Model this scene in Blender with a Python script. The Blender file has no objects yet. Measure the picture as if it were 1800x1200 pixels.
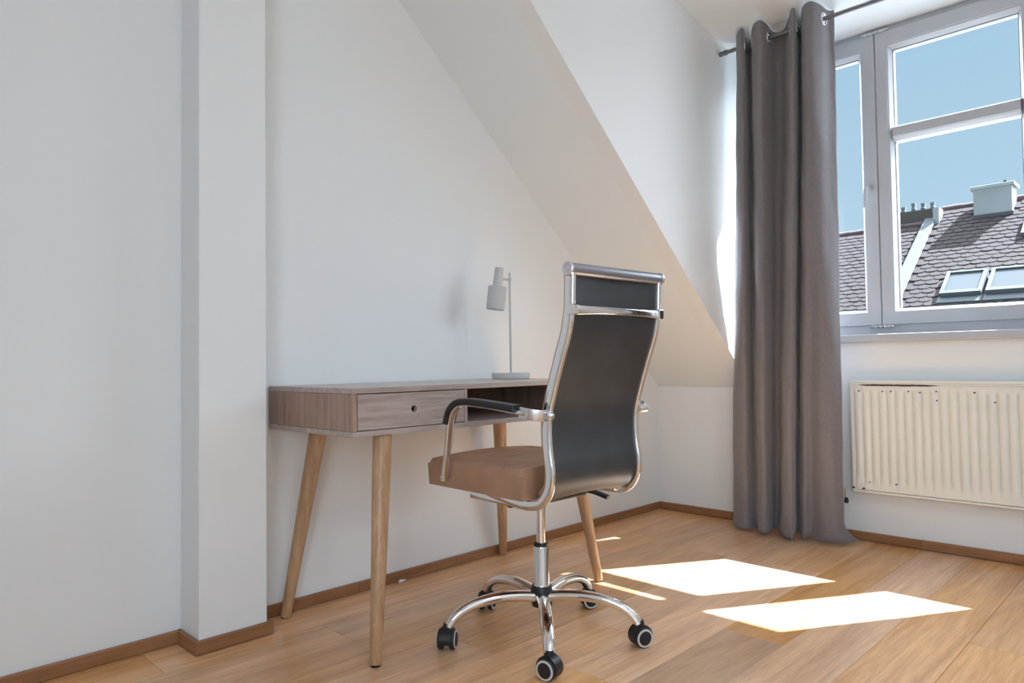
import bpy, bmesh, math, random
from mathutils import Vector, Matrix
random.seed(7)
S = bpy.context.scene
COL = S.collection

# ------------------------------------------------------------------ camera
CAM = Vector((-3.3751, -2.2027, 0.8148))
YAW, PITCH, ROLL, FPX = 0.7803, 0.0304, -0.0134, 1242.63
_f = Vector((math.cos(YAW) * math.cos(PITCH), math.sin(YAW) * math.cos(PITCH), math.sin(PITCH)))
_r = Vector((math.sin(YAW), -math.cos(YAW), 0)); _u = _r.cross(_f)
RIGHT = _r * math.cos(ROLL) + _u * math.sin(ROLL)
UP = _u * math.cos(ROLL) - _r * math.sin(ROLL)
FWD = _f
cd = bpy.data.cameras.new('camera'); cam = bpy.data.objects.new('camera', cd); COL.objects.link(cam)
cd.sensor_width = 36; cd.lens = FPX * 36 / 1800; cd.clip_start = .02; cd.clip_end = 500
cam.matrix_world = Matrix(((RIGHT.x, UP.x, -FWD.x, CAM.x), (RIGHT.y, UP.y, -FWD.y, CAM.y), (RIGHT.z, UP.z, -FWD.z, CAM.z), (0, 0, 0, 1)))
S.camera = cam

# ------------------------------------------------------------------ light
def NT(m): return m.node_tree.nodes, m.node_tree.links
w = bpy.data.worlds.new('sky'); S.world = w; w.use_nodes = True
n, l = w.node_tree.nodes, w.node_tree.links; n.clear()
out = n.new('ShaderNodeOutputWorld'); bg = n.new('ShaderNodeBackground')
tc = n.new('ShaderNodeTexCoord'); sp = n.new('ShaderNodeSeparateXYZ'); rp = n.new('ShaderNodeValToRGB')
l.new(tc.outputs['Generated'], sp.inputs[0]); l.new(sp.outputs['Z'], rp.inputs[0])
e = rp.color_ramp.elements
e[0].position = 0.0; e[0].color = (0.56, 0.75, 0.87, 1)
e[1].position = 0.45; e[1].color = (0.375, 0.60, 0.80, 1)
el = e.new(.15); el.color = (0.49, 0.70, 0.855, 1)
l.new(rp.outputs[0], bg.inputs[0]); bg.inputs[1].default_value = .872
l.new(bg.outputs[0], out.inputs[0])

SUN_DIR = Vector((-1.0, .605, -1.39)).normalized()
def sun(name, d, strength, angle, col):
    L = bpy.data.lights.new(name, 'SUN'); L.energy = strength; L.angle = angle; L.color = col
    o = bpy.data.objects.new(name, L); COL.objects.link(o)
    o.rotation_euler = Vector(d).to_track_quat('-Z', 'Y').to_euler(); o.location = (3, -3, 6); return o
sun('sun', SUN_DIR, 40, math.radians(.53), (.88, 1, 1.13))
sun('skylight', (-1, .12, -.6), 24, math.radians(150), (.86, .97, 1.10))
al = bpy.data.lights.new('added_ceiling_fill', 'AREA'); al.shape = 'DISK'; al.size = .5; al.energy = 15; al.color = (.86, .97, 1.10)
ao = bpy.data.objects.new('added_ceiling_fill', al); COL.objects.link(ao); ao.location = (-2.75, -3.3, 2.64)  # added fill behind the camera to brighten walls and floor
wl = bpy.data.lights.new('added_rear_fill', 'AREA'); wl.shape = 'RECTANGLE'; wl.size = 1.5; wl.size_y = 1.5; wl.energy = 50; wl.color = (.84, .97, 1.12)
wo = bpy.data.objects.new('added_rear_fill', wl); COL.objects.link(wo); wo.location = (-4.93, -3.2, 1.35)  # added fill area light outside the rear opening, lifts surfaces facing the room
wo.rotation_euler = Vector((1, 0, 0)).to_track_quat('-Z', 'Z').to_euler()
S.view_settings.view_transform = 'Standard'; S.view_settings.look = 'None'
S.view_settings.exposure = 0.2; S.view_settings.gamma = 1.0; S.view_settings.use_curve_mapping = False

# ------------------------------------------------------------------ pixel helper (1800x1200 frame)
def ray(px): return FWD + RIGHT * ((px[0] - 900) / FPX) - UP * ((px[1] - 600) / FPX)
def on(px, ax, val):
    r = ray(px); return CAM + r * ((val - CAM[ax]) / r[ax])

# ------------------------------------------------------------------ materials
MATS = {}
def mat(name, col, rough=.5, metal=0., noise=None, bump=None, spec=.5, coat=0., sheen=0.):
    if name in MATS: return MATS[name]
    m = bpy.data.materials.new(name); m.use_nodes = True; MATS[name] = m
    N, L = NT(m); b = N['Principled BSDF']
    b.inputs['Base Color'].default_value = (*col, 1); b.inputs['Roughness'].default_value = rough
    b.inputs['Metallic'].default_value = metal; b.inputs['Specular IOR Level'].default_value = spec
    b.inputs['Coat Weight'].default_value = coat; b.inputs['Sheen Weight'].default_value = sheen
    t = N.new('ShaderNodeTexCoord')
    if noise:   # (scale, amount)
        x = N.new('ShaderNodeTexNoise'); x.inputs['Scale'].default_value = noise[0]; x.inputs['Detail'].default_value = 4
        L.new(t.outputs['Object'], x.inputs['Vector'])
        mx = N.new('ShaderNodeMix'); mx.data_type = 'RGBA'; mx.blend_type = 'MULTIPLY'
        mx.inputs[6].default_value = (*col, 1)
        r = N.new('ShaderNodeValToRGB'); a = 1 - noise[1]
        r.color_ramp.elements[0].position = .3; r.color_ramp.elements[0].color = (a, a, a, 1); r.color_ramp.elements[1].position = .7
        L.new(x.outputs['Fac'], r.inputs[0]); L.new(r.outputs[0], mx.inputs[7]); mx.inputs[0].default_value = 1
        L.new(mx.outputs[2], b.inputs['Base Color'])
    if bump:    # (scale, strength, distance)
        x = N.new('ShaderNodeTexNoise'); x.inputs['Scale'].default_value = bump[0]; x.inputs['Detail'].default_value = 3
        L.new(t.outputs['Object'], x.inputs['Vector'])
        bp = N.new('ShaderNodeBump'); bp.inputs['Strength'].default_value = bump[1]; bp.inputs['Distance'].default_value = bump[2]
        L.new(x.outputs['Fac'], bp.inputs['Height']); L.new(bp.outputs[0], b.inputs['Normal'])
    return m

def wood(name, c1, c2, axis, rough=.4, scale=1., coat=0., rand=0., tint=None):
    """grain runs along the given local axis; rand varies the tone object by object"""
    m = bpy.data.materials.new(name); m.use_nodes = True; MATS[name] = m
    N, L = NT(m); b = N['Principled BSDF']
    t = N.new('ShaderNodeTexCoord'); oi = N.new('ShaderNodeObjectInfo')
    mp = N.new('ShaderNodeMapping'); sc = [16 * scale] * 3; sc[axis] = 1.1 * scale
    mp.inputs['Scale'].default_value = sc
    ad = N.new('ShaderNodeVectorMath'); ad.operation = 'ADD'
    ml = N.new('ShaderNodeMath'); ml.operation = 'MULTIPLY'; ml.inputs[1].default_value = 37.0
    L.new(oi.outputs['Random'], ml.inputs[0]); L.new(t.outputs['Object'], ad.inputs[0]); L.new(ml.outputs[0], ad.inputs[1])
    L.new(ad.outputs[0], mp.inputs['Vector'])
    n1 = N.new('ShaderNodeTexNoise'); n1.inputs['Scale'].default_value = 1.0; n1.inputs['Detail'].default_value = 6; n1.inputs['Distortion'].default_value = 1.2
    n2 = N.new('ShaderNodeTexNoise'); n2.inputs['Scale'].default_value = 6.5; n2.inputs['Detail'].default_value = 5
    L.new(mp.outputs[0], n1.inputs['Vector']); L.new(mp.outputs[0], n2.inputs['Vector'])
    av = N.new('ShaderNodeMix'); av.data_type = 'FLOAT'; av.inputs[0].default_value = .4
    L.new(n1.outputs['Fac'], av.inputs[2]); L.new(n2.outputs['Fac'], av.inputs[3])
    r = N.new('ShaderNodeValToRGB'); r.color_ramp.elements[0].position = .36; r.color_ramp.elements[1].position = .64
    r.color_ramp.elements[0].color = (*c1, 1); r.color_ramp.elements[1].color = (*c2, 1)
    L.new(av.outputs[0], r.inputs[0])
    src = r.outputs[0]
    if rand:
        h = N.new('ShaderNodeHueSaturation'); mr = N.new('ShaderNodeMapRange')
        mr.inputs['To Min'].default_value = 1 - rand; mr.inputs['To Max'].default_value = 1 + rand
        L.new(oi.outputs['Random'], mr.inputs[0]); L.new(mr.outputs[0], h.inputs['Value'])
        ml2 = N.new('ShaderNodeMath'); ml2.operation = 'MULTIPLY'; ml2.inputs[1].default_value = 7.31
        fr = N.new('ShaderNodeMath'); fr.operation = 'FRACT'; L.new(oi.outputs['Random'], ml2.inputs[0]); L.new(ml2.outputs[0], fr.inputs[0])
        mr2 = N.new('ShaderNodeMapRange'); mr2.inputs['To Min'].default_value = .82; mr2.inputs['To Max'].default_value = 1.08
        L.new(fr.outputs[0], mr2.inputs[0]); L.new(mr2.outputs[0], h.inputs['Saturation'])
        L.new(src, h.inputs['Color']); src = h.outputs[0]
    L.new(src, b.inputs['Base Color'])
    b.inputs['Roughness'].default_value = rough; b.inputs['Coat Weight'].default_value = coat; b.inputs['Coat Roughness'].default_value = .12
    bp = N.new('ShaderNodeBump'); bp.inputs['Strength'].default_value = .12; bp.inputs['Distance'].default_value = .002
    L.new(n2.outputs['Fac'], bp.inputs['Height']); L.new(bp.outputs[0], b.inputs['Normal'])
    return m

paint = mat('wall_paint', (.825, .84, .842), .55, bump=(90, .08, .002), spec=.3)
ceilp = mat('ceiling_paint', (.82, .86, .875), .6, bump=(90, .06, .002), spec=.3)
oak = wood('oak_floor', (.58, .28, .108), (.83, .475, .22), 0, .33, 1.3, coat=.3, rand=.18)
base_w = wood('baseboard_wood', (.235, .105, .042), (.36, .175, .078), 0, .4, 1.2)
base_w2 = wood('baseboard_wood_y', (.235, .105, .042), (.36, .175, .078), 1, .4, 1.2)
gapm = mat('floor_gap', (.06, .03, .015), .8)
upvc = mat('white_plastic_frame', (.50, .52, .55), .3)
metal_d = mat('rod_metal', (.23, .23, .25), .35, .9)
chrome = mat('chrome', (.82, .82, .83), .07, 1.0)
silver = mat('brushed_silver', (.72, .72, .74), .28, 1.0)
alum = mat('grey_metal', (.33, .33, .36), .32, .8)
blackp = mat('black_plastic', (.012, .012, .014), .42)
blackg = mat('black_rubber', (.02, .02, .022), .6)
greyp = mat('light_grey_plastic', (.62, .62, .63), .45)
lamp_m = mat('lamp_enamel', (.55, .545, .535), .45)
vinyl = mat('black_vinyl', (.042, .046, .053), .40, noise=(9, .35), bump=(260, .15, .001))
tan = mat('tan_leather', (.44, .245, .15), .42, noise=(14, .18), bump=(160, .12, .001))
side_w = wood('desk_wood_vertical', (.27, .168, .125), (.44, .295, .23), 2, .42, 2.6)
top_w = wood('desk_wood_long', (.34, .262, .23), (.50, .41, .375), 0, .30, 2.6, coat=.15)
leg_w = wood('beech_leg', (.38, .215, .11), (.56, .355, .20), 2, .35, 1.6)
rad_m = mat('radiator_cream', (.80, .79, .725), .35)
rust_m = mat('rust', (.10, .045, .03), .85, noise=(120, .4))
sockm = mat('white_plastic', (.8, .8, .8), .4)
rend = mat('chimney_render', (.37, .37, .36), .9, noise=(3, .12))
leadm = mat('zinc_sheet', (.085, .094, .10), .7, .0, spec=.2)
potm = mat('chimney_pot_metal', (.12, .135, .15), .5, .3)
tile_m = mat('roof_tile_clay', (.052, .040, .039), .9, noise=(2.2, .22), spec=.12)
ridge_m = mat('ridge_tile_clay', (.066, .038, .037), .85, noise=(3, .2))

def fabric(name, col):
    m = mat(name, col, .9, sheen=.25, spec=.2); N, L = NT(m); b = N['Principled BSDF']
    t = N.new('ShaderNodeTexCoord'); w1 = N.new('ShaderNodeTexNoise'); mp = N.new('ShaderNodeMapping')
    mp.inputs['Scale'].default_value = (420, 420, 60); w1.inputs['Scale'].default_value = 1
    L.new(t.outputs['Object'], mp.inputs[0]); L.new(mp.outputs[0], w1.inputs['Vector'])
    r = N.new('ShaderNodeValToRGB'); r.color_ramp.elements[0].color = (*[c * .72 for c in col], 1); r.color_ramp.elements[1].color = (*[min(1, c * 1.25) for c in col], 1)
    L.new(w1.outputs['Fac'], r.inputs[0]); L.new(r.outputs[0], b.inputs['Base Color'])
    bp = N.new('ShaderNodeBump'); bp.inputs['Strength'].default_value = .25; bp.inputs['Distance'].default_value = .001
    L.new(w1.outputs['Fac'], bp.inputs['Height']); L.new(bp.outputs[0], b.inputs['Normal'])
    return m
cloth = fabric('curtain_fabric', (.205, .187, .195))

def glass_mat(name, tint, refl=.03):
    m = bpy.data.materials.new(name); m.use_nodes = True; N, L = NT(m); N.clear()
    o = N.new('ShaderNodeOutputMaterial'); mx = N.new('ShaderNodeMixShader'); lw = N.new('ShaderNodeLayerWeight'); pw = N.new('ShaderNodeMath'); pw.operation = 'POWER'; pw.inputs[1].default_value = 5
    fr = N.new('ShaderNodeMath'); fr.operation = 'MULTIPLY_ADD'; fr.inputs[1].default_value = .9; fr.inputs[2].default_value = refl
    lw.inputs[0].default_value = .5; L.new(lw.outputs['Facing'], pw.inputs[0]); L.new(pw.outputs[0], fr.inputs[0])
    tr = N.new('ShaderNodeBsdfTransparent'); tr.inputs[0].default_value = (*tint, 1)
    gl = N.new('ShaderNodeBsdfGlossy'); gl.inputs['Roughness'].default_value = .02
    L.new(fr.outputs[0], mx.inputs[0]); L.new(tr.outputs[0], mx.inputs[1]); L.new(gl.outputs[0], mx.inputs[2]); L.new(mx.outputs[0], o.inputs[0])
    return m
glass = glass_mat('window_glass', (.975, .985, .985), .02)
skyglass = mat('skylight_glass', (.042, .050, .055), .35, 0., spec=.15)

def brick_mat():
    m = mat('old_brick', (.2, .16, .13), .95); N, L = NT(m); b = N['Principled BSDF']
    t = N.new('ShaderNodeTexCoord'); k = N.new('ShaderNodeTexBrick'); mp = N.new('ShaderNodeMapping'); mp.inputs['Scale'].default_value = (4, 4, 4); mp.inputs['Rotation'].default_value = (math.pi / 2, 0, 0)
    k.inputs['Color1'].default_value = (.095, .07, .058, 1); k.inputs['Color2'].default_value = (.055, .044, .038, 1); k.inputs['Mortar'].default_value = (.16, .14, .12, 1)
    L.new(t.outputs['Object'], mp.inputs[0]); L.new(mp.outputs[0], k.inputs['Vector']); L.new(k.outputs['Color'], b.inputs['Base Color'])
    return m
brickm = brick_mat()

# ------------------------------------------------------------------ builders
def obj(name, bm, m, parent=None, smooth=False, angle=40):
    me = bpy.data.meshes.new(name)
    bmesh.ops.recalc_face_normals(bm, faces=bm.faces[:])
    bm.to_mesh(me); bm.free()
    me.materials.append(m)
    if smooth:
        me.polygons.foreach_set('use_smooth', [True] * len(me.polygons))
        me.set_sharp_from_angle(angle=math.radians(angle))
    o = bpy.data.objects.new(name, me); COL.objects.link(o)
    if parent: o.parent = parent
    return o
def tag(o, label, cat, group=None):
    o['label'] = label; o['category'] = cat
    if group: o['group'] = group
    return o
def thing(name, label, cat, loc=(0, 0, 0), rz=0, group=None):
    o = bpy.data.objects.new(name, None); COL.objects.link(o); o.empty_display_size = .1
    o.location = loc; o.rotation_euler = (0, 0, rz)
    return tag(o, label, cat, group)
def struct(o): o['kind'] = 'structure'; return o
def B(): return bmesh.new()
def box(bm, x0, x1, y0, y1, z0, z1, bev=0.):
    r = bmesh.ops.create_cube(bm, size=1)
    vs = r['verts']
    for v in vs:
        v.co = Vector(((x0 + x1) / 2 + v.co.x * (x1 - x0), (y0 + y1) / 2 + v.co.y * (y1 - y0), (z0 + z1) / 2 + v.co.z * (z1 - z0)))
    if bev:
        es = list({e for v in vs for e in v.link_edges})
        bmesh.ops.bevel(bm, geom=es, offset=bev, segments=2, affect='EDGES', profile=.5)
    return bm
def bx(*a, **k): return box(B(), *a, **k)
def prism(pts, axis, a, b, bm=None):
    """pts: 2-D outline in the two other axes (in xyz order), extruded along axis from a to b"""
    bm = bm or B()
    def P(p, t):
        c = [p[0], p[1]]; c.insert(axis, t); return bm.verts.new(c)
    v0 = [P(p, a) for p in pts]; v1 = [P(p, b) for p in pts]; k = len(pts)
    bm.faces.new(v0); bm.faces.new(v1)
    for i in range(k): bm.faces.new((v0[i], v0[(i + 1) % k], v1[(i + 1) % k], v1[i]))
    return bm
def lathe(prof, seg=32, bm=None, M=None, cap=True):
    """prof: (r, z) from bottom to top"""
    bm = bm or B(); rings = []
    M = M or Matrix()
    for r, z in prof:
        rings.append([bm.verts.new(M @ Vector((r * math.cos(2 * math.pi * i / seg), r * math.sin(2 * math.pi * i / seg), z))) for i in range(seg)])
    for a, b in zip(rings, rings[1:]):
        for i in range(seg): bm.faces.new((a[i], a[(i + 1) % seg], b[(i + 1) % seg], b[i]))
    if cap: bm.faces.new(rings[0]); bm.faces.new(rings[-1])
    return bm
def axis_matrix(p, d):
    d = Vector(d).normalized(); q = Vector((0, 0, 1)).rotation_difference(d)
    return Matrix.Translation(Vector(p)) @ q.to_matrix().to_4x4()
def cyl(p0, p1, r0, r1=None, seg=24, bm=None, bev=0.):
    r1 = r0 if r1 is None else r1; p0, p1 = Vector(p0), Vector(p1); L = (p1 - p0).length
    pr = [(r0, 0), (r1, L)] if not bev else [(r0 - bev, 0), (r0, bev), (r1, L - bev), (r1 - bev, L)]
    return lathe(pr, seg, bm, axis_matrix(p0, p1 - p0))
def spline(pts, n=8):
    pts = [Vector(p) for p in pts]; o = []
    for i in range(len(pts) - 1):
        a = pts[i - 1] if i else pts[0] * 2 - pts[1]; b, c = pts[i], pts[i + 1]
        d = pts[i + 2] if i + 2 < len(pts) else pts[-1] * 2 - pts[-2]
        for k in range(n):
            t = k / n
            o.append(.5 * ((2 * b) + (c - a) * t + (2 * a - 5 * b + 4 * c - d) * t * t + (3 * b - a - 3 * c + d) * t ** 3))
    o.append(pts[-1]); return o
def sweep(path, prof, up=Vector((1, 0, 0)), bm=None, scale=None):
    """sweep a closed 2-D profile (along `up` side axis, along normal) over a path"""
    bm = bm or B(); rings = []
    for i, p in enumerate(path):
        t = (path[min(i + 1, len(path) - 1)] - path[max(i - 1, 0)]).normalized()
        s = (up - t * up.dot(t)).normalized(); nn = t.cross(s)
        k = scale(i / (len(path) - 1)) if scale else (1, 1)
        rings.append([bm.verts.new(p + s * (a * k[0]) + nn * (b * k[1])) for a, b in prof])
    m = len(prof)
    for a, b in zip(rings, rings[1:]):
        for i in range(m): bm.faces.new((a[i], a[(i + 1) % m], b[(i + 1) % m], b[i]))
    bm.faces.new(rings[0]); bm.faces.new(rings[-1])
    return bm
def oval(a, b, n=16, p=2.0):
    o = []
    for i in range(n):
        t = 2 * math.pi * i / n; c, s = math.cos(t), math.sin(t)
        o.append((a * math.copysign(abs(c) ** (2 / p), c), b * math.copysign(abs(s) ** (2 / p), s)))
    return o
def torus(p, d, R, r, seg=28, ns=8, bm=None):
    bm = bm or B(); M = axis_matrix(p, d); rings = []
    for i in range(seg):
        t = 2 * math.pi * i / seg
        rings.append([bm.verts.new(M @ Vector(((R + r * math.cos(a)) * math.cos(t), (R + r * math.cos(a)) * math.sin(t), r * math.sin(a)))) for a in [2 * math.pi * j / ns for j in range(ns)]])
    for i in range(seg):
        a, b = rings[i], rings[(i + 1) % seg]
        for j in range(ns): bm.faces.new((a[j], a[(j + 1) % ns], b[(j + 1) % ns], b[j]))
    return bm
def frame_loop(o, i, prof, bm=None):
    """mitred rectangular frame in the y-z plane; o, i = (y0, y1, z0, z1) outer and inner; prof = [(t, x)], t 0 at outer, 1 at inner"""
    bm = bm or B(); cs = []
    def C(r): return [(r[0], r[2]), (r[1], r[2]), (r[1], r[3]), (r[0], r[3])]
    for a, b in zip(C(o), C(i)):
        cs.append([bm.verts.new((x, a[0] + (b[0] - a[0]) * t, a[1] + (b[1] - a[1]) * t)) for t, x in prof])
    k = len(prof)
    for c in range(4):
        a, b = cs[c], cs[(c + 1) % 4]
        for j in range(k): bm.faces.new((a[j], a[(j + 1) % k], b[(j + 1) % k], b[j]))
    return bm

# ------------------------------------------------------------------ room shell
KZ, SL = .678, .885                 # knee wall height, roof slope
CY0, CY1 = -.545, -2.375            # dormer cheeks
XB, YB = -4.8, -4.3                 # far ends of the room behind the camera
XT, ZT = -2.339, 2.748              # where slope meets the flat ceiling
HX, HZ = -.241, 2.364               # fold of the dormer ceiling
WZ0, WZ1 = .90, 2.31                # window opening

# floor of oak planks running towards the window wall
fl = struct(obj('floor', bx(XB, 0, YB, 0, -.06, -.016), gapm))
PW = .187
row = 0; y = 0.0
while y > YB + .01:
    if row == 9: xs = [-4.8, -2.72, -1.02, 0]
    else:
        xs = [XB]; x = XB + random.uniform(.3, 1.7)
        while x < -.45: xs.append(x); x += random.uniform(1.25, 2.05)
        if xs[-1] > -.5: xs.pop()
        xs.append(0)
    for a, b in zip(xs, xs[1:]):
        y1 = max(y - PW, YB)
        p = obj('plank', box(B(), -(b - a) / 2 + .0005, (b - a) / 2 - .0005, -(y - y1) / 2 + .0005, (y - y1) / 2 - .0005, -.016, 0, .0009), oak, fl)
        p.location = ((a + b) / 2, (y + y1) / 2, 0)
    y -= PW; row += 1

struct(obj('wall_left', prism([(XB - .1, 0), (.25, 0), (.25, KZ - SL * .25 + .05), (0, KZ), (XT, ZT), (XB - .1, ZT)], 1, 0, .12), paint))
struct(obj('wall_pillar', box(B(), -2.564, -2.36, -.133, 0, 0, ZT, .003), paint))
bm = bx(XB - .1, XB, YB, -3.9, 0, ZT); box(bm, XB - .1, XB, -2.5, 0, 0, ZT); box(bm, XB - .1, XB, -3.9, -2.5, 0, .6); box(bm, XB - .1, XB, -3.9, -2.5, 2.1, ZT)  # opening in this wall is added for the rear fill light
struct(obj('wall_back', bm, paint))
struct(obj('wall_right', prism([(XB - .1, 0), (.25, 0), (.25, KZ - SL * .25 + .05), (0, KZ), (XT, ZT), (XB - .1, ZT)], 1, YB - .12, YB), paint))
bm = bx(0, .25, YB, 0, -.06, KZ); box(bm, 0, .25, CY1, CY0, KZ, WZ0)
struct(obj('wall_window', bm, paint))
T = .16
def slope_slab(y0, y1):
    return prism([(0, KZ), (XT, ZT), (XT, ZT + T), (.25, KZ - SL * .25 + T * 1.3), (.25, KZ - .02), (0.0, KZ - .001)], 1, y0, y1)
struct(obj('ceiling_slope', slope_slab(CY0 + .08, 0), ceilp))
struct(obj('ceiling_slope', slope_slab(YB, CY1 - .08), ceilp))
struct(obj('ceiling', bx(XB - .1, XT, YB - .1, .1, ZT, ZT + .12), ceilp))
struct(obj('ceiling_dormer', prism([(XT, ZT), (HX, HZ), (.05, WZ1), (.398, WZ1 + .035), (.398, WZ1 + .12), (XT, ZT + .15)], 1, CY1 - .12, CY0 + .12), ceilp))
cheek = [(.13, KZ - .1), (0, KZ), (XT, ZT), (XT, ZT + .04), (.13, WZ1 + .06)]
struct(obj('wall_dormer_left', prism(cheek, 1, CY0, CY0 + .08), paint))
struct(obj('wall_dormer_right', prism(cheek, 1, CY1 - .08, CY1), paint))

# baseboards
BZ, BT = .04, .0143
def bboard(name, segs, m):
    for s in segs:
        struct(obj(name, box(B(), *s, .0025), m))
bboard('baseboard_left', [(-2.36, -1.955, -BT, 0, .003, BZ), (-1.954, -.002, -BT + .0006, 0, .003, BZ - .0006), (XB, -2.565, -BT, 0, .003, BZ)], base_w)
bboard('baseboard_pillar', [(-2.564 - BT, -2.36 + BT, -.133 - BT, -.133, .003, BZ)], base_w)
bboard('baseboard_pillar', [(-2.564 - BT, -2.564, -.133, 0, .003, BZ), (-2.36, -2.36 + BT, -.133, 0, .003, BZ)], base_w2)
bboard('baseboard_window', [(-BT, 0, -1.30, -BT, .003, BZ), (-BT - .001, 0, -2.9, -1.301, .003, BZ + .001), (-BT, 0, YB, -2.901, .003, BZ)], base_w2)

# ------------------------------------------------------------------ window
win = bpy.data.objects.new('window_1', None); COL.objects.link(win); struct(win); win.location = (0, 0, 0)
win['label'] = 'white triple sash dormer window with a transom rail in the middle sash'
fprof = [(0, .14), (0, .066), (.9, .064), (1, .068), (1, .14)]
obj('window_frame', frame_loop((CY0 - .001, CY1 + .001, WZ0 + .001, WZ1 + .02), (CY0 - .075, CY1 + .075, .975, 2.27), fprof), upvc, win)
def sash(y0, y1, g0, g1, z0=.963, z1=2.288, gz0=1.034, gz1=2.203):
    pr = [(0, .125), (0, .053), (.03, .05), (.74, .05), (.76, .053), (.82, .053), (.85, .056), (1, .074), (1, .125)]
    s = obj('sash', frame_loop((y0, y1, z0, z1), (g0, g1, gz0, gz1), pr), upvc, win)
    obj('gasket', frame_loop((g0 + .001, g1 - .001, gz0 - .001, gz1 + .001), (g0 - .004, g1 + .004, gz0 + .004, gz1 - .004), [(0, .096), (0, .082), (1, .082), (1, .096)]), alum, s)
    return s
s1 = sash(-.590, -1.1515, -.654, -1.080)
s2 = sash(-1.1545, -1.7555, -1.2185, -1.69)
s3 = sash(-1.7585, -2.318, -1.828, -2.252)
obj('transom_rail', prism([(.125, 1.786), (.074, 1.786), (.056, 1.797), (.053, 1.800), (.05, 1.802), (.05, 1.842), (.056, 1.845), (.074, 1.852), (.125, 1.852)], 1, -1.69, -1.2185), upvc, s2)
for g0, g1, z0, z1, par in ((-.654, -1.08, 1.034, 2.203, s1), (-1.2185, -1.69, 1.034, 1.786, s2), (-1.2185, -1.69, 1.852, 2.203, s2), (-1.828, -2.252, 1.034, 2.203, s3)):
    obj('pane', bx(.088, .092, g1 - .004, g0 + .004, z0 - .004, z1 + .004), glass, par)
h = obj('handle', lathe([(.0, 0), (.014, 0), (.016, .003), (.015, .008), (.009, .012), (.008, .036), (0.001, .038)], 20, M=axis_matrix((.05, -1.113, 1.585), (-1, 0, 0)), cap=False), upvc, s1, True)
sweep(spline([(.014, -1.113, 1.59), (.010, -1.111, 1.575), (.010, -1.109, 1.545), (.014, -1.107, 1.495)], 6), oval(.0085, .006, 12), Vector((0, 1, 0)), B()).to_mesh(me := bpy.data.meshes.new('lever'))
me.materials.append(upvc); lv = bpy.data.objects.new('lever', me); COL.objects.link(lv); lv.parent = h
for zz in (2.292, .957):
    bm = B()
    for k, (dy, ln) in enumerate(((-.042, .018), (-.018, .012), (.000, .014), (.022, .024))):
        cyl((.047, -1.153 - dy - ln, zz), (.047, -1.153 - dy, zz), .0065, seg=12, bm=bm)
    box(bm, .046, .055, -1.215, -1.10, zz - .003, zz + .003)
    obj('hinge', bm, silver, win, True)
wb = struct(obj('added_window', frame_loop((-2.5, -3.9, .6, 2.1), (-2.57, -3.83, .67, 2.03), [(0, XB - .08), (0, XB - .01), (1, XB - .01), (1, XB - .08)]), upvc))  # added window, unseen, frames the rear fill light
wb['label'] = 'white window frame added around the rear fill light behind the camera'
obj('pane', bx(XB - .05, XB - .045, -3.84, -2.56, .66, 2.04), glass, wb)
struct(obj('trim_1', box(B(), -.032, .06, CY1 + .001, CY0 - .001, .886, .921, .005), upvc))['label'] = 'white window board below the dormer window'

# ------------------------------------------------------------------ curtain rod and curtains
RX, RZ = -.24, 2.298
rod = thing('curtain_rod', 'dark grey metal curtain rod across the top of the dormer window', 'curtain rod', (RX, -1.46, RZ))
obj('pole', cyl((0, CY1 + 1.46 + .03, 0), (0, CY0 + 1.46 - .035, 0), .0095, seg=20), metal_d, rod, True)
for s, yy in ((1, CY0 + 1.46 - .002), (-1, CY1 + 1.46 + .002)):
    obj('end_cap', lathe([(.008, 0), (.0125, .001), (.0125, .012), (.009, .013), (.009, .019), (.0125, .020), (.0125, .038), (.010, .039)], 20, M=axis_matrix((0, yy, 0), (0, -s, 0))), metal_d, rod, True, 30)
bm = B(); box(bm, -.012, .012, -.006, .006, .008, .06); box(bm, -.02, .02, -.012, .012, .058, .0615)
obj('bracket', bm, metal_d, rod)

CP = [(1295, -.025, 1289, .02), (1300, -.05, 1294, -.03), (1307, -.05, 1312, -.045), (1313, .075, 1330, .01), (1319, .07, 1334, -.05), (1323, -.04, 1338, -.075),
      (1335, -.07, 1347, -.07), (1347, -.03, 1353, -.02), (1360, .05, 1362, .06), (1378, .06, 1372, .06), (1388, -.01, 1376, -.05), (1391, -.07, 1380, -.085),
      (1398, -.06, 1394, -.08), (1403, .08, 1399, .02), (1408, .075, 1405, .06), (1411, -.05, 1412, -.03), (1425, -.075, 1428, -.01), (1442, -.03, 1445, -.06),
      (1455, .03, 1468, -.06), (1466, .05, 1484, .00)]
CTOP = RZ + .05
def curtain_paths():
    top, bot = [], []
    for a, oa, b, ob in CP:
        oa *= 1.25 if oa > 0 else 1.1; p = on((a, 80 - (a - 1293) * .26), 0, RX + oa); top.append((p.x, p.y, 0))
        p = on((b, 905 + (b - 1290) * .13), 0, -.165 + ob); bot.append((p.x, p.y, 0))
    return spline(top, 8), spline(bot, 8)
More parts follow.
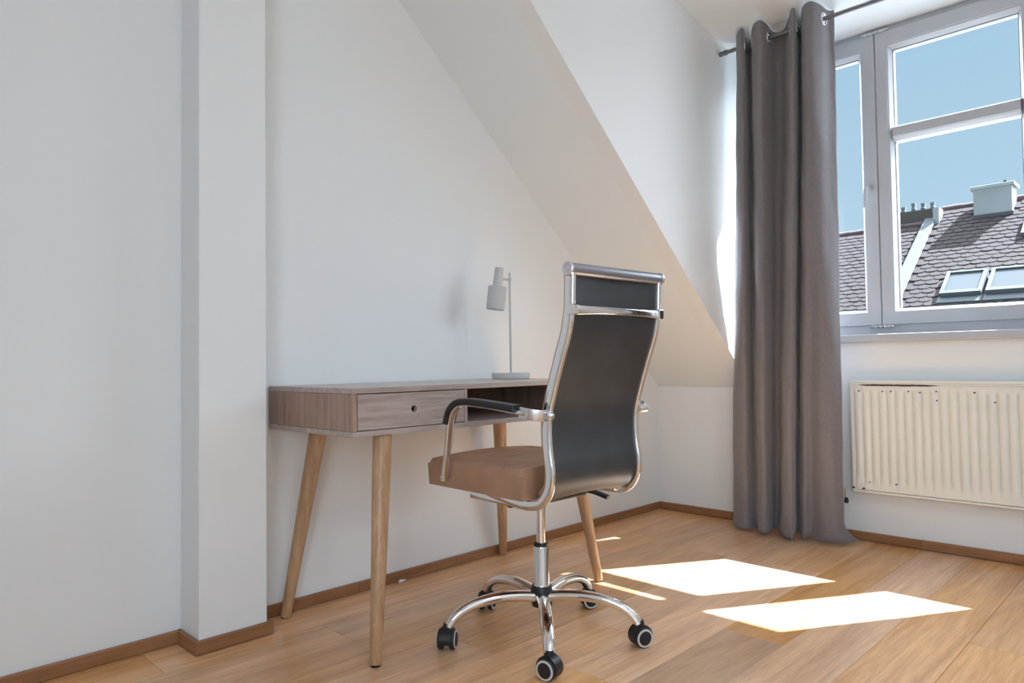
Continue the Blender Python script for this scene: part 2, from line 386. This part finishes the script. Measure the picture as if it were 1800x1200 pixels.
def curtain_mesh(mirror=False):
    top, bot = curtain_paths(); nC = len(top)
    zs = [CTOP - .006 * i for i in range(16)]
    while zs[-1] > .30: zs.append(zs[-1] - .06)
    while zs[-1] > .02: zs.append(max(zs[-1] - .02, .004))
    bm = B(); grid = []
    for z in zs:
        t = 1 - z / CTOP; row = []
        tt = t * t * (3 - 2 * t) * .5 + t * .5
        for j in range(nC):
            p = top[j].lerp(bot[j], tt); u = j / (nC - 1)
            x = p.x; yy = p.y
            # soft irregular creases
            x += .004 * math.sin(9 * z + 21 * u) * min(1, t * 4) + .0025 * math.sin(27 * z + 40 * u * u)
            if z < .11:          # the over-long hem breaks on the floor
                k = ((.11 - z) / .11) ** 2
                x -= .022 * k * (.5 + .5 * math.sin(u * 19)); yy += .008 * k * math.sin(u * 31)
                if u > .90: x += .10 * k * (u - .90) / .10; yy -= .055 * k * (u - .90) / .10
            zz = z + (.004 * math.sin(u * 25) + .004 if z > CTOP - .01 else 0)
            if mirror: yy = CY1 + (CY0 - yy) * .86
            row.append(bm.verts.new((x, yy, zz)))
        grid.append(row)
    for a, b in zip(grid, grid[1:]):
        for j in range(nC - 1): bm.faces.new((a[j], a[j + 1], b[j + 1], b[j]))
    eye = []
    for j in range(1, nC):
        if (top[j - 1].x - RX) * (top[j].x - RX) <= 0 and j > 4:
            k = abs(top[j - 1].x - RX) / max(1e-6, abs(top[j].x - top[j - 1].x))
            c = top[j - 1].lerp(top[j], k); d = (top[min(j + 2, nC - 1)] - top[max(j - 3, 0)]).normalized()
            yy = c.y if not mirror else CY1 + (CY0 - c.y) * .86
            if mirror: d = Vector((d.x, -d.y, 0))
            eye.append((Vector((RX, yy, RZ)), Vector((-d.y, d.x, 0))))
    dele = [f for f in bm.faces if any((f.calc_center_median() - c).length < .0225 for c, _ in eye)]
    bmesh.ops.delete(bm, geom=dele, context='FACES')
    return bm, eye
for mir, lab in ((False, 'grey brown eyelet curtain gathered beside the sloping ceiling, hem resting on the floor'), (True, 'grey brown eyelet curtain gathered at the far side of the window beyond the radiator')):
    t = thing('curtain', lab, 'curtain', (0, 0, 0))
    bm, eye = curtain_mesh(mir)
    c = obj('cloth', bm, cloth, t, True, 80)
    md = c.modifiers.new('thick', 'SOLIDIFY'); md.thickness = .0025; md.offset = 0
    for p, d in eye:
        obj('eyelet', torus(p, d, .0248, .0046), silver, t, True, 80)

# ------------------------------------------------------------------ radiator
rx = -.062
y0, y1, z0, z1 = -1.044, -2.244, .222, .718
rad = thing('radiator', 'cream ribbed panel radiator with rust streak under the white window board', 'radiator', (0, 0, 0))
bm = B(); PIT = .0335; nS = 12; cols = int((y0 - y1 - .03) / PIT) * nS
zs = [z0 + .012, z0 + .04, z0 + .052, z0 + .066, z0 + .08, z1 - .066, z1 - .054, z1 - .046, z1 - .040, z1 - .02]
gr = []
for j in range(cols + 1):
    yy = y0 - .018 - j * PIT / nS; ph = (j % nS) / nS
    g = math.cos(2 * math.pi * ph); dep = .0085 * max(0, g) ** 5
    col_ = []
    for i, zz in enumerate(zs):
        k = (0, 0, .5, .9, 1, 1, .9, .5, 0, 0)[i]
        col_.append(bm.verts.new((rx + dep * k - .0022 * k * max(0, -g) ** .7, yy, zz)))
    gr.append(col_)
for a, b in zip(gr, gr[1:]):
    for i in range(len(zs) - 1): bm.faces.new((a[i], a[i + 1], b[i + 1], b[i]))
obj('ribbed_panel', bm, rad_m, rad, True, 60)
obj('panel_rim', frame_loop((y0, y1, z0, z1 - .012), (y0 - .019, y1 + .019, z0 + .014, z1 - .021), [(0, rx + .03), (0, rx + .004), (.25, rx), (1, rx), (1, rx + .03)]), rad_m, rad)
bm = B(); box(bm, rx + .002, -.012, y1 + .002, y0 - .002, z1 - .012, z1, .003)
obj('top_cover', bm, rad_m, rad)
obj('back_panel', box(B(), rx + .031, -.014, y1 + .02, y0 - .02, z0 + .01, z1 - .013, .003), rad_m, rad)
for yy in (y0 - .25, y1 + .25): obj('bracket', bx(-.013, -.0006, yy - .02, yy + .02, z0 + .08, z1 - .1), rad_m, rad)
random.seed(3)
# long rust streak and small chips in the paint
bm = B(); pts = []
L0, L1, zc = on((1508, 676), 0, rx), on((1652, 678), 0, rx), z1 - .0205
N_ = 26
up_, dn_ = [], []
for i in range(N_ + 1):
    yy = L0.y + (L1.y - L0.y) * i / N_; k = min(1, i / 2.5, (N_ - i) / 4)
    up_.append((yy, zc + (.0030 + random.uniform(-.0007, .0007)) * k)); dn_.append((yy, zc - (.0042 + random.uniform(-.0008, .0008)) * k))
prism(up_ + dn_[::-1][1:-1] if False else up_ + [dn_[i] for i in range(N_ - 1, 0, -1)], 0, rx - .0012, rx + .002, bm)
obj('rust_streak', bm, rust_m, rad)
for px in ((1510, 687), (1551, 688), (1566, 688), (1597, 688), (1617, 690), (1646, 688), (1647, 704), (1713, 690), (1749, 707), (1501, 856), (1529, 847), (1576, 851), (1519, 858)):
    p = on(px, 0, rx); r = .0035 if px[1] < 850 else .004
    bm = B(); k = 9
    prism([(p.y + r * random.uniform(.6, 1.3) * math.cos(2 * math.pi * i / k) * (1.7 if px in ((1501, 856), (1519, 858)) else 1), p.z + r * random.uniform(.5, 1) * math.sin(2 * math.pi * i / k)) for i in range(k)], 0, rx - .0048, rx + .002, bm)
    obj('paint_chip', bm, rust_m, rad)
vp = on((1488, 880), 0, -.05)
v = obj('valve', cyl((-.05, vp.y, .192), (-.05, vp.y, .236), .004, seg=12), silver, rad, True)
obj('valve_knob', lathe([(.003, 0), (.0085, .002), (.0095, .012), (.007, .022), (.004, .026)], 16, M=Matrix.Translation((-.05, vp.y, .166))), blackp, v, True)

# ------------------------------------------------------------------ desk
DX0, DX1, DYF, DYB = -2.29, -1.235, -.50, -.006
desk = thing('desk', 'wooden writing desk with one drawer and splayed tapered legs against the wall', 'desk', (-1.7625, -.25, 0))
def D(*b, bev=.0012): return box(B(), b[0] + 1.7625, b[1] + 1.7625, b[2] + .25, b[3] + .25, b[4], b[5], bev)
obj('desktop', D(DX0, DX1, DYF, DYB, .734, .75), top_w, desk)
obj('bottom_board', D(DX0, DX1, DYF, DYB, .612, .628), top_w, desk)
obj('side_panel', D(DX0, DX0 + .016, DYF, DYB, .6285, .7335), side_w, desk)
obj('side_panel', D(DX1 - .016, DX1, DYF, DYB, .6285, .7335), side_w, desk)
obj('divider', D(-1.873, -1.861, DYF + .001, DYB - .012, .6285, .7335), top_w, desk)
obj('back_panel', D(DX0 + .0165, DX1 - .0165, DYB - .012, DYB, .6285, .7335), side_w, desk)
# drawer front with a round finger hole
def holed(x0, x1, z0, z1, cx, cz, r, ya, yb):
    bm = B(); n = 48; F, Bk, Fo, Bo = [], [], [], []
    corners = [math.atan2(z - cz, x - cx) for x in (x0, x1) for z in (z0, z1)]
    angs = sorted([2 * math.pi * i / n - math.pi for i in range(n)] + corners)
    for a in angs:
        c, s = math.cos(a), math.sin(a)
        t = min(((x1 - cx) / c if c > 1e-9 else 1e9), ((x0 - cx) / c if c < -1e-9 else 1e9), ((z1 - cz) / s if s > 1e-9 else 1e9), ((z0 - cz) / s if s < -1e-9 else 1e9))
        F.append(bm.verts.new((cx + r * c, ya, cz + r * s))); Bk.append(bm.verts.new((cx + r * c, yb, cz + r * s)))
        Fo.append(bm.verts.new((cx + t * c, ya, cz + t * s))); Bo.append(bm.verts.new((cx + t * c, yb, cz + t * s)))
    k = len(angs)
    for i in range(k):
        j = (i + 1) % k
        bm.faces.new((F[i], F[j], Fo[j], Fo[i])); bm.faces.new((Bk[i], Bk[j], Bo[j], Bo[i]))
        bm.faces.new((F[i], F[j], Bk[j], Bk[i])); bm.faces.new((Fo[i], Fo[j], Bo[j], Bo[i]))
    return bm
ox, oy = 1.7625, .25
dr = obj('drawer', holed(-2.2715 + ox, -1.876 + ox, .6305, .7315, -2.0745 + ox, .682, .0105, DYF + oy + .0005, DYF + oy + .0155), top_w, desk)
bm = bx(-2.262 + ox, -1.886 + ox, DYF + oy + .028, DYF + oy + .30, .6315, .64); box(bm, -2.262 + ox, -2.25 + ox, DYF + oy + .016, DYF + oy + .30, .6315, .715); box(bm, -1.898 + ox, -1.886 + ox, DYF + oy + .016, DYF + oy + .30, .6315, .715); box(bm, -2.262 + ox, -1.886 + ox, DYF + oy + .29, DYF + oy + .30, .6315, .715)
obj('drawer_box', bm, side_w, dr)
for f, t in (((-2.264, -.567), (-2.165, -.465)), ((-2.252, -.041), (-2.165, -.105)), ((-1.256, -.036), (-1.345, -.115)), ((-1.27, -.556), (-1.335, -.47))):
    a, b = Vector((f[0] + ox, f[1] + oy, .003)), Vector((t[0] + ox, t[1] + oy, .611)); L = (b - a).length
    lg = obj('leg', lathe([(.0155, 0), (.0165, .002), (.0205, .2), (.0255, .45), (.028, L)], 28, M=axis_matrix(a, b - a)), leg_w, desk, True, 50)
    obj('glide', lathe([(.011, 0), (.0145, .001), (.015, .0035)], 20, M=Matrix.Translation((f[0] + ox, f[1] + oy, 0))), blackp, lg, True)

# small white plug end by the baseboard
cl = tag(obj('cable_clip', lathe([(.002, 0), (.006, .001), (.0065, .006), (.005, .018), (.0025, .026), (.002, .032)], 14, M=axis_matrix((-1.790, -.0235, .0066), (1, 0, 0))), sockm, None, True), 'tiny white cable end lying on the floor against the baseboard', 'cable')

# ------------------------------------------------------------------ desk lamp
lp = thing('desk_lamp', 'small light grey desk lamp with tilted stepped shade standing on the desk', 'lamp', (-1.31, -.15, .75))
obj('base', lathe([(.074, 0), (.0755, .001), (.0755, .003), (.0775, .0035), (.0775, .022), (.0765, .0245), (.003, .0255)], 48), lamp_m, lp, True, 30)
obj('pole', cyl((0, 0, .024), (0, 0, .437), .0046, seg=16, bev=.001), lamp_m, lp, True)
sa = Vector((-.05, .022, .372)); ax = Vector((.085, -.07, 1)).normalized()
M = axis_matrix(sa, ax)
sh = obj('shade', lathe([(.0355, -.088), (.0375, -.088), (.0382, -.02), (.0378, .006), (.036, .0075), (.0215, .008), (.0205, .010), (.0175, .082), (.016, .0845), (.001, .085)], 40, M=M, cap=False), lamp_m, lp, True, 30)
obj('shade_lining', lathe([(.001, .004), (.034, .004), (.0355, -.0875)], 40, M=M, cap=False), sockm, sh, True, 30)
obj('bulb', lathe([(.012, .002), (.012, -.012), (.020, -.035), (.021, -.048), (.014, -.062), (.001, -.068)][::-1], 24, M=M, cap=False), sockm, sh, True, 80)
j0 = sa + ax * .038
obj('joint', cyl(j0 + Vector((.014, -.006, 0)), Vector((0.004, 0, j0.z)), .0045, seg=14), lamp_m, lp, True)
obj('clamp', lathe([(.006, -.006), (.0085, -.005), (.0085, .005), (.006, .006)], 18, M=Matrix.Translation((0, 0, j0.z))), lamp_m, lp, True)
obj('cord', sweep(spline([(.074, .02, .008), (.088, .03, .016), (.094, .045, .006), (.085, .08, .0025), (.06, .138, .0025)], 8), oval(.0022, .0022, 8), Vector((0, 0, 1))), sockm, lp, True)

# ------------------------------------------------------------------ office chair
ch = thing('office_chair', 'high-back swivel chair in black vinyl and tan leather on a chrome star base', 'office chair', (-1.798, -.753, 0), math.radians(-2.5))
cz = -.753
def caster(r, ang, spin):
    c = Vector((r * math.cos(ang), r * math.sin(ang), 0))
    M = Matrix.Translation(c) @ Matrix.Rotation(spin, 4, 'Z')
    bm = B()
    # hood: half shell across both wheels
    seg = 14; prof = []
    for i in range(seg + 1):
        a = math.radians(-18 + 216 * i / seg); prof.append((.0315 * math.cos(a), .030 + .0315 * math.sin(a)))
    inner = [(p[0] * .86, .030 + (p[1] - .030) * .86) for p in prof]
    prism(prof + inner[::-1], 1, -.0165, .0165, bm)
    lathe([(.011, .045), (.012, .062), (.011, .072)], 16, bm)
    bm.transform(M); cs = obj('caster', bm, blackp, ch, True, 35)
    for s in (-1, 1):
        W = M @ Matrix.Translation((0, 0, .0285)) @ Matrix.Rotation(-s * math.pi / 2, 4, 'X')
        obj('wheel', lathe([(.012, .010), (.0270, .010), (.0285, .013), (.0285, .021), (.0265, .0245), (.012, .0245)], 32, M=W), blackg, cs, True, 30)
        obj('wheel_ring', lathe([(.0195, .0244), (.0255, .0246), (.0250, .0262), (.0200, .0264)], 32, M=W, cap=False), greyp, cs, True, 30)
        obj('wheel_hub', lathe([(.0195, .0240), (.0190, .0275), (.015, .029), (.001, .0295)], 28, M=W), blackp, cs, True, 30)
for a, spin in ((153, 40), (226, 102), (297.5, 160), (81.5, 30), (10, 150)):
    A = math.radians(a + 2.5)
    pts = [(.02, 0, .118), (.07, 0, .125), (.13, 0, .128), (.19, 0, .121), (.235, 0, .107), (.268, 0, .086), (.287, 0, .062)]
    pts = [Vector((p[0] * math.cos(A), p[0] * math.sin(A), p[2])) for p in pts]
    obj('base_leg', sweep(spline(pts, 6), oval(.0185, .0135, 16, 2.4), Vector((-math.sin(A), math.cos(A), 0)), scale=lambda t: (1.05 - .25 * t, 1.25 - .35 * t)), chrome, ch, True, 50)
    caster(.291, A, math.radians(spin))
obj('hub', lathe([(.020, .088), (.030, .09), (.032, .10), (.032, .142), (.029, .15)], 28), blackp, ch, True, 30)
obj('lift_sleeve', lathe([(.0245, .15), (.0235, .153), (.0225, .262), (.0215, .266)], 32), chrome, ch, True, 30)
obj('lift_collar', lathe([(.018, .2655), (.0225, .266), (.0225, .274), (.017, .276)], 28), blackp, ch, True, 30)
obj('lift_piston', cyl((0, 0, .27), (0, 0, .432), .0135, seg=28), chrome, ch, True, 30)
bm = bx(-.085, .085, -.11, .10, .418, .436, bev=.004); box(bm, -.05, .05, -.06, .06, .405, .42, .004)
obj('mechanism', bm, blackp, ch)
obj('tension_knob', lathe([(.018, 0), (.021, .004), (.021, .022), (.017, .028)], 18, M=axis_matrix((-.08, .03, .412), (-1, -.2, -.1))), blackp, ch, True, 30)
lvr = obj('lever', cyl((.05, -.02, .418), (.188, -.034, .411), .005, seg=12), chrome, ch, True)
obj('lever_paddle', sweep(spline([(.178, -.026, .412), (.196, -.050, .405), (.207, -.092, .393)], 5), oval(.013, .006, 12, 3), Vector((1, 0, 0))), blackp, lvr, True)
PROF = [(-.304, 1.05), (-.302, 1.00), (-.299, .95), (-.286, .888), (-.264, .83), (-.238, .757), (-.217, .69), (-.211, .64), (-.213, .585), (-.221, .53), (-.216, .482), (-.190, .447), (-.150, .434), (-.09, .434), (.02, .436), (.10, .436)]
for s in (-1, 1):
    path = spline([(s * .183, p[0], p[1]) for p in PROF], 6)
    obj('side_frame', sweep(path, oval(.0085, .0155, 16, 3.2), Vector((1, 0, 0))), chrome, ch, True, 60)
    # arm loop
    arm = [(s * .196, -.222, .678), (s * .232, -.20, .682), (s * .243, -.15, .688), (s * .245, -.05, .697), (s * .245, .035, .701), (s * .245, .078, .695), (s * .245, .107, .674), (s * .244, .122, .640), (s * .242, .135, .58), (s * .240, .152, .505), (s * .238, .160, .472)]
    ar = obj('armrest', sweep(spline(arm, 6), oval(.0115, .0062, 16, 5), Vector((1, 0, 0))), chrome, ch, True, 60)
    pad = [(s * .245, -.165, .6945), (s * .245, -.05, .7035), (s * .245, .037, .7075), (s * .245, .082, .701), (s * .245, .113, .678), (s * .245, .1285, .642)]
    obj('arm_pad', sweep(spline(pad, 8), oval(.019, .010, 16, 5), Vector((1, 0, 0))), blackp, ar, True, 60)
    obj('arm_plate', sweep(spline([(s * .243, -.172, .685), (s * .240, -.205, .681), (s * .222, -.226, .678), (s * .205, -.232, .677)], 4), oval(.004, .0155, 12, 6), Vector((1, 0, 0))), silver, ar, True, 40)
    obj('arm_bolt', cyl((s * .246, -.196, .681), (s * .2385, -.196, .681), .006, seg=14), chrome, ar, True)
    obj('arm_bolt', lathe([(.011, 0), (.012, .002), (.012, .026), (.009, .031)], 18, M=axis_matrix((s * .186, -.231, .676), (s * 1, -.25, 0))), silver, ar, True, 30)
    obj('arm_bolt', cyl((s * .226, .158, .482), (s * .2525, .158, .482), .0055, seg=14), silver, ar, True)
# back sling: black outside, tan inside
def sling(off, th, wid, name, m, z_lo):
    pts = [p for p in PROF if p[1] >= .44 and p[0] < -.17]
    if z_lo: pts = pts + [(-.155, .440)]
    path = spline([(0, a, b) for a, b in pts], 6); bm = B(); n = 14; L_ = []
    for sd in (0, 1):
        g = []
        for i, p in enumerate(path):
            t = (path[min(i + 1, len(path) - 1)] - path[max(i - 1, 0)]).normalized(); nn = Vector((0, -t.z, t.y))
            if nn.y < 0: nn = -nn
            row = []
            for j in range(n + 1):
                u = -1 + 2 * j / n
                bulge = .010 * (1 - u * u)
                q = p + nn * (off + bulge + (th if sd else 0)); row.append(bm.verts.new((u * wid, q.y, q.z)))
            g.append(row)
        L_.append(g)
        for a, b in zip(g, g[1:]):
            for j in range(n): bm.faces.new((a[j], a[j + 1], b[j + 1], b[j]))
    A_, B_ = L_
    for a, b in ((A_[0], B_[0]), (A_[-1], B_[-1]), ([r[0] for r in A_], [r[0] for r in B_]), ([r[-1] for r in A_], [r[-1] for r in B_])):
        for j in range(len(a) - 1): bm.faces.new((a[j], a[j + 1], b[j + 1], b[j]))
    return obj(name, bm, m, ch, True, 50)
sling(-.004, .010, .1745, 'backrest_shell', vinyl, True)
sling(.0065, .022, .1755, 'back_cushion', tan, False)
obj('head_roll', cyl((-.192, -.306, 1.052), (.189, -.306, 1.052), .0165, seg=28), alum, ch, True, 40)
for s in (-1, 1):
    c = obj('roll_cap', lathe([(.0175, 0), (.0185, .001), (.0185, .007), (.0165, .009), (.0130, .0095), (.012, .0075), (.007, .0075), (.006, .0095), (.001, .0095)], 28, M=axis_matrix((s * .190, -.306, 1.052), (s, 0, 0))), silver, ch, True, 30)
cb = spline([(-.178, -.312, .948), (-.14, -.318, .948), (-.07, -.322, .949), (0, -.323, .949), (.07, -.322, .949), (.14, -.318, .948), (.178, -.312, .948)], 5)
cbo = obj('cross_bar', sweep(cb, oval(.0105, .005, 14, 3), Vector((0, 0, 1)), scale=lambda t: (1.25 - .35 * math.sin(math.pi * t), 1)), chrome, ch, True, 60)
for s in (-1, 1):
    obj('bar_clamp', box(B(), s * .183 - .011, s * .183 + .011, -.321, -.296, .935, .963, .003), chrome, cbo)
# seat cushion with quilted channels
bm = B(); nx, ny = 36, 48
def seat_pt(u, v, top):
    x = u * .22; yy = -.150 + (v + 1) / 2 * .418
    r = .015
    ex = max(0, abs(x) - (.22 - r)) / r; ey = max(0, abs(v) * .209 - (.209 - r)) / r
    d = min(1, math.hypot(ex, ey)); drop = (1 - math.sqrt(max(0, 1 - d * d))) * r
    z = .528 - drop + .010 * (1 - u * u) - .004 * max(0, v - .55)
    if top:
        if v < .75: z -= .0040 * max(0, math.cos(2 * math.pi * (yy + .15) / .052)) ** 6 * (1 - abs(u) ** 8)
        return (x, yy, z)
    return (x * .985, yy * .99, .447)
gt = [[bm.verts.new(seat_pt(-1 + 2 * i / nx, -1 + 2 * j / ny, True)) for j in range(ny + 1)] for i in range(nx + 1)]
gb = [[bm.verts.new(seat_pt(-1 + 2 * i / nx, -1 + 2 * j / ny, False)) for j in range(ny + 1)] for i in range(nx + 1)]
for g in (gt, gb):
    for i in range(nx):
        for j in range(ny): bm.faces.new((g[i][j], g[i + 1][j], g[i + 1][j + 1], g[i][j + 1]))
rim = lambda g: [g[i][0] for i in range(nx + 1)] + [g[nx][j] for j in range(1, ny + 1)] + [g[i][ny] for i in range(nx - 1, -1, -1)] + [g[0][j] for j in range(ny - 1, 0, -1)]
a, b = rim(gt), rim(gb)
for i in range(len(a)): bm.faces.new((a[i], a[(i + 1) % len(a)], b[(i + 1) % len(a)], b[i]))
seat = obj('seat', bm, tan, ch, True, 50)

# ------------------------------------------------------------------ added housing of the ceiling fill light, unseen behind the camera
cl = thing('added_fill_lamp', 'round flat white housing added for the ceiling fill light', 'lamp', (-2.75, -3.3, ZT))
obj('fill_housing', lathe([(.26, -.06), (.29, -.055), (.30, -.03), (.30, 0)], 40), sockm, cl, True, 40)

# ------------------------------------------------------------------ the roof across the courtyard
TH = math.radians(35); E2 = Vector((math.cos(TH), 0, math.sin(TH))); NR = Vector((-math.sin(TH), 0, math.cos(TH)))
_rr = ray((1680, 460)); P0 = CAM + _rr * 11.66
RM = Matrix(((0, E2.x, NR.x, P0.x), (-1, E2.y, NR.y, P0.y), (0, E2.z, NR.z, P0.z), (0, 0, 0, 1)))
def rf(px, wofs=0.):
    r = ray(px); t = (NR.dot(P0) + wofs - NR.dot(CAM)) / NR.dot(r); q = CAM + r * t - P0
    return (-q.y, q.dot(E2))
def outside(name, label, cat, group=None):
    o = thing(name, label, cat, group=group); o.matrix_world = RM; return o
def local_up(): return RM.to_3x3().inverted() @ Vector((0, 0, 1))
LU = local_up(); LX = RM.to_3x3().inverted() @ Vector((1, 0, 0))
TW, CO = .18, .134
def tile_mesh():
    bm = B(); w_ = TW * .485; o = []
    for i in range(9):
        a = math.pi + math.pi * i / 8; o.append((w_ * math.cos(a), .045 + .045 * math.sin(a)))
    o += [(w_, .285), (-w_, .285)]
    k = len(o); f = [bm.verts.new((p[0], p[1], .030 - .075 * p[1])) for p in o]; g = [bm.verts.new((p[0], p[1], .014 - .075 * p[1])) for p in o]
    bm.faces.new(f)
    for i in range(k): bm.faces.new((f[i], f[(i + 1) % k], g[(i + 1) % k], g[i]))
    me = bpy.data.meshes.new('tile'); bmesh.ops.recalc_face_normals(bm, faces=bm.faces[:]); bm.to_mesh(me); bm.free(); me.materials.append(tile_m); return me
TM = tile_mesh()
def roof(name, label, u0, u1, v0, v1, holes, budget):
    t = outside(name, label, 'roof')
    obj('roof_deck', bx(u0, u1, v0, v1, -.12, -.004), ridge_m, t)
    spots = []
    nr = int((v1 - v0) / CO)
    for r in range(nr):
        v = v0 + r * CO; off = (r % 2) * TW / 2
        u = u0 + off + TW / 2
        while u < u1 - TW * .4:
            if not any(a < u < b and c < v + .06 < d for a, b, c, d in holes): spots.append((u, v))
            u += TW
    vis = lambda s: (not (-1.9 < s[0] < 1.35 and -1.45 < s[1] < 2.3), s[1])
    spots.sort(key=vis)
    for u, v in spots[:budget]:
        o = bpy.data.objects.new('tile', TM); COL.objects.link(o); o.parent = t
        o.location = (u + random.uniform(-.003, .003), v + random.uniform(-.006, .006), random.uniform(0, .004)); o.rotation_euler = (0, 0, random.uniform(-.02, .02))
    rest = spots[budget:]
    if rest:
        V, F = [], []; vs = [v.co.copy() for v in TM.vertices]; fs = [tuple(p.vertices) for p in TM.polygons]
        for u, v in rest:
            k = len(V); V += [(c.x + u, c.y + v, c.z) for c in vs]; F += [tuple(i + k for i in f) for f in fs]
        me = bpy.data.meshes.new('far_tiles'); me.from_pydata(V, [], F); me.materials.append(tile_m)
        o = bpy.data.objects.new('far_tiles', me); COL.objects.link(o); o.parent = t; o['kind'] = 'stuff'
    u = u0
    while u < u1 - .1:      # ridge tiles
        k = obj('ridge_tile', lathe([(.085, 0), (.095, .33)], 12, M=Matrix.Translation((u, v1 + .02, -.03)) @ Matrix.Rotation(math.pi / 2, 4, 'Y')), ridge_m, t, True)
        u += .32
    return t
A_ = rf((1660, 370)); ch0 = rf((1712, 386)); ch1 = rf((1780, 377)); st_t = rf((1633, 391)); st_b = rf((1581, 520))
FU = -(1.12 - .488) * 1.1      # firewall between the two roofs (local u)
fu = (st_t[0] + st_b[0]) / 2
sk = [rf((1667, 487)), rf((1727, 518)), rf((1746, 481)), rf((1653, 526))]
su0, su1, sv0, sv1 = (sk[0][0] + sk[3][0]) / 2, sk[1][0], sk[3][1], sk[0][1]
SW = su1 - su0
sky_holes = [(su0 - .03, su0 + 2 * SW + .1, sv0 - .02, sv1 + .02)]
ch_hole = (ch0[0], ch1[0], ch0[1], ch0[1] + .7)
RV1 = A_[1] + .03
roof('tiled_roof', 'large clay tiled roof with chimney and skylights across the courtyard', fu + .09, 12.0, -4.6, RV1, sky_holes + [ch_hole], 300)
lv1 = rf((1500, 412))[1]
roof('tiled_roof', 'lower clay tiled roof beyond the white parapet strip and under the brick stack', -12.0, fu - .09, -4.6, lv1, [], 200)

# parapet strip between the roofs
pw = outside('parapet_wall', 'white sheet metal capped parapet running down between the tiled roofs', 'parapet')
obj('capping', box(B(), fu - .095, fu + .095, -4.6, st_t[1] + .02, .05, .085, .006), leadm, pw)
obj('wall_body', bx(fu - .075, fu + .075, -4.6, st_t[1] + .02, -.1, .05), rend, pw)
e0 = rf((1654, 392))
bm = bx(-.04, .06, -.14, .14, -.25, .22); 
eb = obj('end_block', bm, rend, pw)
UPR = Matrix((( 1, LX.x, LU.x, 0), (0, LX.y, LU.y, 0), (0, LX.z, LU.z, 0), (0, 0, 0, 1)))   # upright frame: X = -y world, Y = world x, Z = up
eb.matrix_basis = Matrix.Translation((fu + .10, e0[1] + .12, 0)) @ UPR

# rendered chimney
cw = ch1[0] - ch0[0]
cm = thing('chimney', 'broad pale rendered chimney rising from the tiled roof ridge', 'chimney')
cm.matrix_world = RM @ Matrix.Translation(((ch0[0] + ch1[0]) / 2, ch0[1], 0)) @ UPR
def hpx(dpx, p):       # pixel height to metres at a roof point
    q = P0 + Vector((0, -p[0], 0)) + E2 * p[1]; return dpx * (q - CAM).dot(FWD) / FPX
Hc = hpx(56, ch0)
obj('stack', bx(-cw / 2, cw / 2, 0, .42, -.25, Hc - .05), rend, cm)
obj('cap_slab', box(B(), -cw / 2 - .045, cw / 2 + .045, -.045, .465, Hc - .05, Hc + .012, .01), rend, cm)
obj('flashing', bx(-cw / 2 - .02, cw / 2 + .02, -.02, .43, -.3, .07), leadm, cm)
obj('flue_pipe', cyl((cw * .28, .2, Hc), (cw * .28, .2, Hc + .09), .028, seg=14), blackp, cm, True)

# brick stack with pots
b0 = rf((1575, 396)); b1 = rf((1648, 388))
bk = thing('brick_chimney', 'low weathered brick chimney wall carrying five metal pots', 'chimney')
bk.matrix_world = RM @ Matrix.Translation((b1[0], lv1 + .10, 0)) @ UPR
bw = .86; Hb = hpx(24, b1)
obj('brick_wall', bx(-bw, -.02, 0, .4, -.3, Hb), brickm, bk)
obj('flashing', bx(-bw - .02, 0, -.03, .02, -.3, .035), leadm, bk)
pxm = 1 / hpx(1, b1)
for k, (px, top) in enumerate(((1580, 367), (1596, 363), (1612.5, 356), (1628, 356), (1643.5, 355))):
    a = rf((px, 372)); x_ = a[0] - b1[0]; hh = hpx((372 - .14 * (px - 1612)) - top, b1)
    obj('chimney_pot', lathe([(.046, 0), (.046, hh * .5), (.040, hh * .55), (.040, hh * .7), (.046, hh + .012)], 14, M=Matrix.Translation((x_, .2, Hb - .002))), potm, bk, True, 30)

# skylights
for k, (lab) in enumerate(('grey framed skylight nearer the white parapet strip', 'grey framed skylight with a dark gap under its lower edge', 'grey framed skylight at the end of the row')):
    a = su0 + k * (SW + .055)
    s = outside('skylight', lab, 'skylight', 'skylights in the tiled roof')
    m_ = Matrix.Translation((0, 0, 0))
    bm = B(); f = .05; zt = .11
    box(bm, a, a + f, sv0, sv1, -.02, zt); box(bm, a + SW - f, a + SW, sv0, sv1, -.02, zt); box(bm, a + f, a + SW - f, sv1 - f, sv1, -.02, zt); box(bm, a + f, a + SW - f, sv0, sv0 + f * 1.5, -.02, zt)
    obj('frame', bm, leadm, s)
    obj('pane', bx(a + f, a + SW - f, sv0 + f * 1.5, sv1 - f, .05, .085), skyglass, s)
    obj('apron', bx(a - .02, a + SW + .02, sv0 - .17, sv0, .0, .045), leadm, s)
# skylight higher up the roof, mostly out of view
d0 = rf((1796, 418))
s = outside('skylight', 'dark skylight higher up the tiled roof beside the chimney', 'skylight')
bm = B(); a, c = d0[0], d0[1]
for q in ((a, a + .05, c, c + .6), (a + .45, a + .5, c, c + .6), (a + .05, a + .45, c, c + .05), (a + .05, a + .45, c + .55, c + .6)): box(bm, *q, -.02, .10)
obj('frame', bm, alum, s); obj('pane', bx(a + .05, a + .45, c + .05, c + .55, .04, .08), skyglass, s)
# ground far below the windows
g = struct(obj('ground', bx(-8, 40, -40, 40, -9.2, -9), mat('courtyard_ground', (.25, .25, .24), .9, noise=(.4, .2))))
